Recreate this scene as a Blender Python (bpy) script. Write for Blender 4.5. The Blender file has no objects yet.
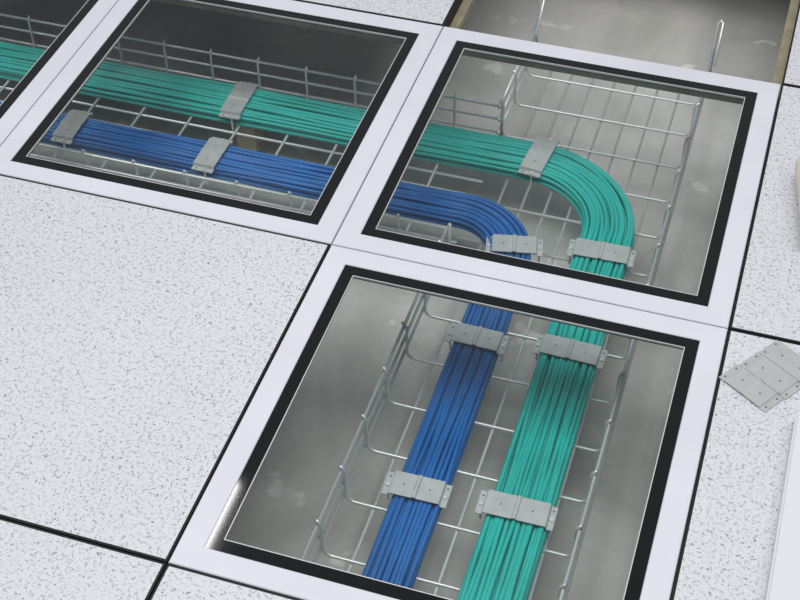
import bpy, math, random
import numpy as np
from mathutils import Vector, Matrix, Euler
random.seed(4)
T=0.6
CAM=(0.59304,-1.4509,1.46259); ROT=(0.77825,0.01268,0.30956); F=1411.43
scn=bpy.context.scene
try:
    scn.view_settings.view_transform='Standard'
    scn.view_settings.look='None'
except Exception as e: print(e)

# ------------------------------------------------------------ materials
def newmat(name):
    m=bpy.data.materials.new(name); m.use_nodes=True
    nt=m.node_tree; b=nt.nodes['Principled BSDF']
    return m,nt,b
def simple(name,col,rough=0.5,metal=0.0,var=0.0,vscale=30,spec=0.5):
    m,nt,b=newmat(name)
    b.inputs['Base Color'].default_value=(*col,1)
    b.inputs['Roughness'].default_value=rough
    b.inputs['Metallic'].default_value=metal
    b.inputs['Specular IOR Level'].default_value=spec
    g=nt.nodes.new('ShaderNodeNewGeometry')
    if var>0:
        n=nt.nodes.new('ShaderNodeTexNoise'); n.inputs['Scale'].default_value=vscale; n.inputs['Detail'].default_value=5
        nt.links.new(g.outputs['Position'],n.inputs['Vector'])
        r=nt.nodes.new('ShaderNodeValToRGB')
        r.color_ramp.elements[0].position=0.3; r.color_ramp.elements[1].position=0.7
        r.color_ramp.elements[0].color=(*[c*(1-var) for c in col],1)
        r.color_ramp.elements[1].color=(*[min(1,c*(1+var)) for c in col],1)
        nt.links.new(n.outputs['Fac'],r.inputs['Fac']); nt.links.new(r.outputs['Color'],b.inputs['Base Color'])
    return m

def speckle_mat():
    m,nt,b=newmat('speckled_laminate')
    L=nt.links; N=nt.nodes
    g=N.new('ShaderNodeNewGeometry')
    n=N.new('ShaderNodeTexNoise'); n.inputs['Scale'].default_value=175; n.inputs['Detail'].default_value=2; n.inputs['Distortion'].default_value=1.6
    L.new(g.outputs['Position'],n.inputs['Vector'])
    s=N.new('ShaderNodeMath'); s.operation='SUBTRACT'; s.inputs[1].default_value=0.5; L.new(n.outputs['Fac'],s.inputs[0])
    a=N.new('ShaderNodeMath'); a.operation='ABSOLUTE'; L.new(s.outputs[0],a.inputs[0])
    r=N.new('ShaderNodeMapRange'); r.inputs['From Min'].default_value=0.014; r.inputs['From Max'].default_value=0.03
    r.inputs['To Min'].default_value=1; r.inputs['To Max'].default_value=0; L.new(a.outputs[0],r.inputs['Value'])
    n2=N.new('ShaderNodeTexNoise'); n2.inputs['Scale'].default_value=195; n2.inputs['Detail'].default_value=1
    L.new(g.outputs['Position'],n2.inputs['Vector'])
    r2=N.new('ShaderNodeMapRange'); r2.inputs['From Min'].default_value=0.49; r2.inputs['From Max'].default_value=0.55; L.new(n2.outputs['Fac'],r2.inputs['Value'])
    mu=N.new('ShaderNodeMath'); mu.operation='MULTIPLY'; L.new(r.outputs[0],mu.inputs[0]); L.new(r2.outputs[0],mu.inputs[1])
    mu2=N.new('ShaderNodeMath'); mu2.operation='MULTIPLY'; mu2.inputs[1].default_value=0.95; L.new(mu.outputs[0],mu2.inputs[0])
    n3=N.new('ShaderNodeTexNoise'); n3.inputs['Scale'].default_value=3; n3.inputs['Detail'].default_value=4
    L.new(g.outputs['Position'],n3.inputs['Vector'])
    base=N.new('ShaderNodeMix'); base.data_type='RGBA'
    base.inputs[6].default_value=(0.56,0.565,0.59,1); base.inputs[7].default_value=(0.64,0.645,0.68,1); L.new(n3.outputs['Fac'],base.inputs[0])
    mx=N.new('ShaderNodeMix'); mx.data_type='RGBA'; mx.inputs[7].default_value=(0.05,0.05,0.07,1)
    L.new(mu2.outputs[0],mx.inputs[0]); L.new(base.outputs[2],mx.inputs[6]); L.new(mx.outputs[2],b.inputs['Base Color'])
    b.inputs['Roughness'].default_value=0.38
    return m
def concrete_mat():
    m,nt,b=newmat('dusty_concrete')
    L=nt.links; N=nt.nodes
    g=N.new('ShaderNodeNewGeometry')
    n=N.new('ShaderNodeTexNoise'); n.inputs['Scale'].default_value=3.2; n.inputs['Detail'].default_value=9; n.inputs['Roughness'].default_value=0.62; n.inputs['Distortion'].default_value=.6
    L.new(g.outputs['Position'],n.inputs['Vector'])
    r=N.new('ShaderNodeValToRGB'); e=r.color_ramp.elements
    e[0].position=0.30; e[0].color=(0.46,0.46,0.43,1); e[1].position=0.68; e[1].color=(0.76,0.75,0.71,1)
    L.new(n.outputs['Fac'],r.inputs['Fac'])
    v=N.new('ShaderNodeTexNoise'); v.inputs['Scale'].default_value=11; v.inputs['Detail'].default_value=3
    L.new(g.outputs['Position'],v.inputs['Vector'])
    r2=N.new('ShaderNodeMapRange'); r2.inputs['From Min'].default_value=0.67; r2.inputs['From Max'].default_value=0.72; r2.inputs['To Max'].default_value=0.8
    L.new(v.outputs['Fac'],r2.inputs['Value'])
    mx=N.new('ShaderNodeMix'); mx.data_type='RGBA'; mx.inputs[7].default_value=(0.9,0.89,0.86,1)
    L.new(r2.outputs[0],mx.inputs[0]); L.new(r.outputs['Color'],mx.inputs[6]); L.new(mx.outputs[2],b.inputs['Base Color'])
    b.inputs['Roughness'].default_value=0.36
    bp=N.new('ShaderNodeBump'); bp.inputs['Strength'].default_value=0.2; bp.inputs['Distance'].default_value=0.003
    L.new(n.outputs['Fac'],bp.inputs['Height']); L.new(bp.outputs['Normal'],b.inputs['Normal'])
    return m
def glass_mat():
    m=bpy.data.materials.new('clear_floor_glass'); m.use_nodes=True
    nt=m.node_tree; nt.nodes.clear(); N=nt.nodes; L=nt.links
    o=N.new('ShaderNodeOutputMaterial'); t=N.new('ShaderNodeBsdfTransparent'); t.inputs[0].default_value=(0.965,0.985,0.978,1)
    gl=N.new('ShaderNodeBsdfGlossy'); gl.inputs['Roughness'].default_value=0.02
    fr=N.new('ShaderNodeFresnel'); fr.inputs['IOR'].default_value=1.5
    mx=N.new('ShaderNodeMixShader'); L.new(fr.outputs[0],mx.inputs[0]); L.new(t.outputs[0],mx.inputs[1]); L.new(gl.outputs[0],mx.inputs[2])
    d=N.new('ShaderNodeBsdfDiffuse'); d.inputs[0].default_value=(0.6,0.62,0.6,1)
    g=N.new('ShaderNodeNewGeometry'); n=N.new('ShaderNodeTexNoise'); n.inputs['Scale'].default_value=5; n.inputs['Detail'].default_value=6
    L.new(g.outputs['Position'],n.inputs['Vector'])
    r=N.new('ShaderNodeMapRange'); r.inputs['From Min'].default_value=0.42; r.inputs['From Max'].default_value=0.75; r.inputs['To Min'].default_value=0.0; r.inputs['To Max'].default_value=0.025
    L.new(n.outputs['Fac'],r.inputs['Value'])
    m2=N.new('ShaderNodeMixShader'); L.new(r.outputs[0],m2.inputs[0]); L.new(mx.outputs[0],m2.inputs[1]); L.new(d.outputs[0],m2.inputs[2])
    L.new(m2.outputs[0],o.inputs[0])
    return m
M_speck=speckle_mat(); M_conc=concrete_mat(); M_glass=glass_mat()
M_black=simple('black_edge_trim',(0.012,0.012,0.014),0.5,spec=.2)
M_gask=simple('black_gasket',(0.003,0.003,0.004),0.05,spec=.4)
M_white=simple('white_powder_coat',(0.61,0.615,0.67),0.35,var=0.04,vscale=6)
M_lip=simple('bright_frame_lip',(0.60,0.61,0.59),0.35,metal=0.2)
M_zinc=simple('yellow_zinc_stringer',(0.36,0.32,0.21),0.45,metal=0.2,var=0.2)
M_wire=simple('galvanised_wire',(0.80,0.83,0.82),0.28,metal=0.4)
M_clamp=simple('galvanised_plate',(0.52,0.55,0.55),0.42,metal=0.2,var=0.08,vscale=60)
M_spare=simple('galvanised_plate_spare',(0.42,0.425,0.43),0.45,metal=0.15,var=0.06,vscale=60)
M_dark=simple('dark_hole',(0.12,0.12,0.12),0.7)
M_teal=simple('teal_cable_jacket',(0.018,0.50,0.44),0.36,var=0.12,vscale=12)
M_blue=simple('blue_cable_jacket',(0.005,0.145,0.47),0.38,var=0.15,vscale=12)
M_card=simple('beige_cardboard',(0.66,0.60,0.50),0.7,var=0.06)
M_pvc=simple('white_pvc',(0.64,0.64,0.66),0.35)

# ------------------------------------------------------------ mesh builder
class MB:
    def __init__(s): s.v=[];s.f=[];s.m=[];s.sm=[];s.mats=[]
    def mi(s,mat):
        if mat not in s.mats: s.mats.append(mat)
        return s.mats.index(mat)
    def add(s,vs,fs,mat,smooth=False):
        o=len(s.v); s.v+= [tuple(v) for v in vs]; k=s.mi(mat)
        for f in fs: s.f.append([i+o for i in f]); s.m.append(k); s.sm.append(smooth)
    def box(s,x0,x1,y0,y1,z0,z1,mat,X=None):
        vs=[(x0,y0,z0),(x1,y0,z0),(x1,y1,z0),(x0,y1,z0),(x0,y0,z1),(x1,y0,z1),(x1,y1,z1),(x0,y1,z1)]
        if X is not None: vs=[X@Vector(v) for v in vs]
        s.add(vs,[(0,3,2,1),(4,5,6,7),(0,1,5,4),(1,2,6,5),(2,3,7,6),(3,0,4,7)],mat)
    def quad(s,vs,mat): s.add(vs,[tuple(range(len(vs)))],mat)
    def tube(s,pts,r,mat,n=8,cap=True):
        pts=[Vector(p) for p in pts]; vs=[];fs=[]
        up=None
        for i,p in enumerate(pts):
            a=pts[max(i-1,0)]; b=pts[min(i+1,len(pts)-1)]; t=(b-a).normalized()
            if up is None:
                up=Vector((0,0,1)) if abs(t.z)<.9 else Vector((1,0,0))
            u=(up-t*up.dot(t)).normalized(); w=t.cross(u); up=u
            for k in range(n):
                an=2*math.pi*k/n; vs.append(p+u*(r*math.cos(an))+w*(r*math.sin(an)))
        for i in range(len(pts)-1):
            for k in range(n):
                a=i*n+k;b=i*n+(k+1)%n; fs.append((a,b,b+n,a+n))
        if cap:
            fs.append(tuple(range(n))[::-1]); fs.append(tuple((len(pts)-1)*n+k for k in range(n)))
        s.add(vs,fs,mat,True)
    def cyl(s,c,r,z0,z1,mat,n=12,X=None):
        vs=[(c[0]+r*math.cos(2*math.pi*k/n),c[1]+r*math.sin(2*math.pi*k/n),z) for z in (z0,z1) for k in range(n)]
        if X is not None: vs=[X@Vector(v) for v in vs]
        fs=[(k,(k+1)%n,n+(k+1)%n,n+k) for k in range(n)]+[tuple(range(n))[::-1],tuple(range(n,2*n))]
        s.add(vs,fs,mat)
    def ring(s,xo0,xo1,yo0,yo1,w,z0,z1,mat,bev=0.0):
        def rect(i,z): return [(xo0+i,yo0+i,z),(xo1-i,yo0+i,z),(xo1-i,yo1-i,z),(xo0+i,yo1-i,z)]
        loops=[rect(0,z0),rect(0,z1-bev),rect(bev,z1),rect(w-bev,z1),rect(w,z1-bev),rect(w,z0)] if bev>0 else [rect(0,z0),rect(0,z1),rect(w,z1),rect(w,z0)]
        vs=[v for l in loops for v in l]; fs=[]
        nl=len(loops)
        for i in range(nl):
            j=(i+1)%nl
            for k in range(4):
                a=i*4+k;b=i*4+(k+1)%4;c=j*4+(k+1)%4;d=j*4+k
                fs.append((a,b,c,d))
        s.add(vs,fs,mat)
    def obj(s,name):
        me=bpy.data.meshes.new(name); me.from_pydata(s.v,[],s.f)
        for m in s.mats: me.materials.append(m)
        me.polygons.foreach_set('material_index',s.m); me.polygons.foreach_set('use_smooth',s.sm)
        me.update(); o=bpy.data.objects.new(name,me); scn.collection.objects.link(o); return o

ZF=-0.34     # concrete slab
ZM=-0.24     # tray mesh bottom
ZR=-0.17     # tray rim
# ------------------------------------------------------------ slab
mb=MB(); mb.box(-3,3.6,-2.4,4.2,ZF-0.1,ZF,M_conc); mb.obj('floor')

# ------------------------------------------------------------ raised floor
glass={(-1,0),(0,0),(0,-1),(-2,0)}; hole={(0,1)}
for i in range(-4,5):
    for j in range(-4,6):
        if (i,j) in hole: continue
        x0,x1,y0,y1=i*T+.001,(i+1)*T-.001,j*T+.001,(j+1)*T-.001
        mb=MB()
        if (i,j) in glass:
            mb.ring(x0,x1,y0,y1,0.034,-0.012,0,M_white,bev=0.0012)
            mb.ring(x0,x1,y0,y1,0.016,-0.0305,-.012,M_black)
            w=0.034
            mb.ring(x0+w,x1-w,y0+w,y1-w,0.018,-0.008,-0.0015,M_gask)
            w=0.052
            mb.ring(x0+w-.0002,x1-w+.0002,y0+w-.0002,y1-w+.0002,0.0014,-0.005,-0.0015,M_lip)
            w=0.0535
            mb.quad([(x0+w,y0+w,-.002),(x1-w,y0+w,-.002),(x1-w,y1-w,-.002),(x0+w,y1-w,-.002)],M_glass)
            mb.obj('glass_floor_panel')
        else:
            mb.box(x0,x1,y0,y1,-0.0305,-0.0006,M_black)
            e=.0032
            mb.box(x0+e,x1-e,y0+e,y1-e,-0.003,0,M_speck)
            mb.obj('raised_floor_tile')
mb=MB()
for i in range(-4,6):
    mb.box(i*T-.015,i*T+.015,-4*T,6*T,-0.046,-0.031,M_zinc)
for j in range(-4,7):
    for i in range(-4,5):
        mb.box(i*T+.015,(i+1)*T-.015,j*T-.015,j*T+.015,-0.046,-0.031,M_zinc)
vis={(-1,0),(0,0),(1,0),(0,1),(1,1),(-1,1),(0,2),(1,2),(-1,2)}
for i in range(-4,6):
    for j in range(-3,7):
        if (i,j) in vis or j*T<-2.3: continue
        c=(i*T,j*T)
        mb.cyl(c,.011,ZF+.004,-.046,M_wire); mb.box(c[0]-.05,c[0]+.05,c[1]-.05,c[1]+.05,ZF,ZF+.004,M_wire)
mb.obj('raised_floor_stringer_frame')

# ------------------------------------------------------------ wire cable tray
mb=MB(); r=.0025
TX0,TX1=.112,.456; TY0,TY1=.268,.612
def ucross(fn,a,b,left=True,right=True,tip=.007):
    pts=[]
    c=.012
    if left:
        pts+=[(a-tip,ZR+.010),(a-.001,ZR+.002),(a,ZR-.006),(a,ZM+c),(a+c*.3,ZM+c*.3),(a+c,ZM)]
    else: pts+=[(a,ZM)]
    if right:
        pts+=[(b-c,ZM),(b-c*.3,ZM+c*.3),(b,ZM+c),(b,ZR-.006),(b+.001,ZR+.002),(b+tip,ZR+.010)]
    else: pts+=[(b,ZM)]
    mb.tube([fn(t,z) for t,z in pts],r,M_wire)
Y0,Y1=-1.9,.92
ys=np.arange(Y0+.02,Y1,.1)
for y in ys:
    jl = not (TY0<y<TY1)
    ucross(lambda t,z:(t,y,z),TX0,TX1,left=jl)
nx=8
for k in range(1,nx):
    x=TX0+(TX1-TX0)*k/nx
    mb.tube([(x,Y0,ZM-.005),(x,Y1,ZM-.005)],r,M_wire)
RZ=(ZR,ZR-.030,ZM+.008)
for z in RZ:
    mb.tube([(TX1+.005,Y0,z),(TX1+.005,Y1,z)],r*1.1,M_wire)
    mb.tube([(TX0-.005,Y0,z),(TX0-.005,TY0,z)],r*1.1,M_wire)
    mb.tube([(TX0-.005,TY1,z),(TX0-.005,Y1,z)],r*1.1,M_wire)
for x in (TX0-.005,TX1+.005):
    mb.tube([(x,Y1-.004,ZM),(x,Y1,ZR),(x,Y1+.01,ZR+.05),(x+.004,Y1+.012,ZR+.055),(x+.009,Y1+.01,ZR+.05),(x+.009,Y1-.06,ZR)],r*1.1,M_wire)
X0=-2.1
for x in np.arange(X0+.02,TX0-.02,.1):
    ucross(lambda t,z:(x,t,z),TY0,TY1)
for k in range(1,nx):
    y=TY0+(TY1-TY0)*k/nx
    mb.tube([(X0,y,ZM-.005),(TX0,y,ZM-.005)],r,M_wire)
for z in RZ:
    for y in (TY0-.005,TY1+.005):
        mb.tube([(X0,y,z),(TX0,y,z)],r*1.1,M_wire)
for y in (TY0-.005,TY1+.005):
    mb.tube([(TX0,y,ZM),(TX0,y,ZR+.012)],r*1.3,M_wire)
for (x,y) in [(.366,.33),(.366,-.40),(.366,-1.5),(-.38,.544),(-1.5,.544)]:
    mb.box(x-.02,x+.02,y-.02,y+.02,ZF,ZM-.008,M_zinc)
mb.obj('wire_mesh_cable_tray')

# ------------------------------------------------------------ cable bundles
def path(xs,yc,xc,R,ye,n=1):
    P=[];Nn=[]
    x=xs
    while x<xc-R: P.append((x,yc));Nn.append((0,1)); x+=.02
    for k in range(0,25):
        a=math.pi/2*(1-k/24); P.append((xc-R+R*math.cos(a),yc-R+R*math.sin(a))); Nn.append((math.cos(a),math.sin(a)))
    y=yc-R-.02
    while y>ye: P.append((xc,y));Nn.append((1,0)); y-=.02
    return P,Nn
def bundle(name,mat,yc,xc,R,width,n,layers,rad):
    mb=MB(); P,Nn=path(-2.05,yc,xc,R,-1.85)
    L=[0]
    for i in range(1,len(P)): L.append(L[-1]+math.dist(P[i],P[i-1]))
    sp=width/n
    for l in range(layers):
        nn=n-(l%2) if l else n
        top=(l==layers-1)
        for k in range(nn):
            d0=(k-(nn-1)/2)*sp
            ph=[random.uniform(0,6.28) for _ in range(4)]; fr=[random.uniform(6,11),random.uniform(14,24)]
            am=sp*(.36 if top else .28)
            if abs(d0)>width*.42: am*=.5
            z0=ZM+r+rad+l*rad*1.75
            pts=[]
            for (p,nv,s) in zip(P,Nn,L):
                d=d0+am*math.sin(fr[0]*s+ph[0])+am*.4*math.sin(fr[1]*s+ph[1])
                z=z0+rad*.30*math.sin(fr[0]*1.3*s+ph[2])+rad*.12*math.sin(fr[1]*s+ph[3])
                pts.append((p[0]+nv[0]*d,p[1]+nv[1]*d,max(z,ZM+r+rad*.9)))
            mb.tube(pts,rad,mat,n=10)
    return mb.obj(name)
bundle('teal_cable_bundle',M_teal,.544,.366,.17,.092,13,4,.0036)
bundle('blue_cable_bundle',M_blue,.375,.217,.115,.074,11,4,.0035)
ZT=ZM+r+.0036*2+3*.0036*1.75+.0022

# ------------------------------------------------------------ clamps
def clamp_mesh(mb,X,w,l=.042,bolts=True,zb=None,mat=None,ear=.010,flat=False):
    mat=mat or M_clamp
    h=w/2; t=.0018
    prof=[(-h-ear,-.005),(-h-.001,-.005),(-h+.001,.001),(-.004,.001),(-.002,.003),(.002,.003),(.004,.001),(h-.001,.001),(h+.001,-.005),(h+ear,-.005)]
    if flat: prof=[(x,-.005+(z+.005)*.3) for x,z in prof]
    zc=.001 if not flat else -.005+.006*.3
    vs=[];n=len(prof)
    for y in (-l/2,l/2):
        for dz in (0,t):
            for x,z in prof: vs.append(X@Vector((x,y,z+dz)))
    fs=[]
    for i in range(n-1):
        fs.append((n+i,n+i+1,3*n+i+1,3*n+i)); fs.append((i,2*n+i,2*n+i+1,i+1))
        fs.append((i,i+1,n+i+1,n+i)); fs.append((2*n+i,3*n+i,3*n+i+1,2*n+i+1))
    fs.append((0,n,3*n,2*n)); fs.append((n-1,3*n-1,4*n-1,2*n-1))
    mb.add(vs,fs,mat)
    for sx in (-1,1):
        mb.cyl((sx*(h+ear*.5),l*.3),.0016,-.005+t,-.005+t+.0005,M_dark,X=X,n=10)
        mb.cyl((sx*h*.5,0),.0014,zc+t,zc+t+.0004,M_dark,X=X,n=8)
        if bolts:
            mb.cyl((sx*(h+ear*.5),-.004),.0032,-.005+t,-.005+t+.003,M_wire,X=X,n=6)
            mb.cyl((sx*(h+ear*.5),-.004),.002,zb,-.005,M_wire,X=X,n=8)
        else: mb.cyl((sx*(h+ear*.5),-l*.3),.0016,-.005+t,-.005+t+.0005,M_dark,X=X,n=10)
def clamp(x,y,ang,w):
    mb=MB(); X=Matrix.Translation((x,y,ZT))@Matrix.Rotation(math.radians(ang),4,'Z')
    clamp_mesh(mb,X,w,zb=ZM-ZT-.006); mb.obj('cable_clamp')
WT,WB=.095,.078
for (x,y,a,w) in [(-.395,.544,91,WT),(.202,.547,84,WT),(.366,.325,2,WT),(.366,.085,-1,WT),(.362,-.243,1,WT),
                  (-.38,.375,89,WB),(-.67,.375,91,WB),(.219,.298,12,WB),(.216,.068,-1,WB),(.213,-.250,1,WB)]:
    clamp(x,y,a,w)
# spare clamps lying on the tile
mb=MB()
for k,(u,v,a) in enumerate([(0.002,.0385,0),(0,0,0),(-.003,-.0385,0)]):
    X=Matrix.Translation((.669,-.074,.0052))@Matrix.Rotation(math.radians(-33),4,'Z')@Matrix.Translation((u,v,0))@Matrix.Rotation(math.radians(a),4,'Z')
    clamp_mesh(mb,X,.062,l=.0378,bolts=False,mat=M_spare,ear=.010,flat=True)
mb.obj('spare_cable_clamps')
# cardboard tube
mb=MB()
n=40;R0,R1=.028,.022
a=Vector((.704,.19,.028)); b=Vector((.674,.36,.028)); t=(b-a).normalized(); u=Vector((0,0,1)); w=t.cross(u)
vs=[];
for p,rr in ((a,R0),(b,R0),(b,R1),(a,R1)):
    for k in range(n):
        an=2*math.pi*k/n; vs.append(p+u*rr*math.cos(an)+w*rr*math.sin(an))
fs=[]
for i in range(4):
    j=(i+1)%4
    for k in range(n): fs.append((i*n+k,i*n+(k+1)%n,j*n+(k+1)%n,j*n+k))
mb.add(vs,fs,M_card,False); mb.obj('cardboard_tube')
# white trunking lying on the floor
mb=MB()
mb.box(.708,.786,-1.2,-.15,0.0005,.020,M_pvc); mb.box(.711,.783,-1.2,-.15,.020,.024,M_pvc)
mb.obj('white_cable_trunking')

# ------------------------------------------------------------ light / world / camera
wd=bpy.data.worlds.new('room_ambient'); scn.world=wd; wd.use_nodes=True
wd.node_tree.nodes['Background'].inputs[0].default_value=(0.90,0.94,1,1); wd.node_tree.nodes['Background'].inputs[1].default_value=0.47
def area(name,loc,sx,sy,p,col=(1,.99,.98)):
    l=bpy.data.lights.new(name,'AREA'); l.shape='RECTANGLE'; l.size=sx; l.size_y=sy; l.energy=p; l.color=col
    o=bpy.data.objects.new(name,l); o.location=loc; scn.collection.objects.link(o); return o
area('ceiling_light_panel',(.4,-.3,2.7),1.6,1.8,41)
area('ceiling_light_panel.001',(-1.5,-.3,2.7),1.2,1.8,26)
area('ceiling_light_panel.002',(2.0,-.2,2.7),1.0,1.8,18)
area('fluorescent_tube',(-1.0,1.12,2.7),.035,.5,2.5)

cd=bpy.data.cameras.new('camera'); cd.sensor_width=36; cd.lens=F/800*36; cd.clip_start=.01
co=bpy.data.objects.new('camera',cd); co.location=CAM; co.rotation_euler=ROT; scn.collection.objects.link(co); scn.camera=co
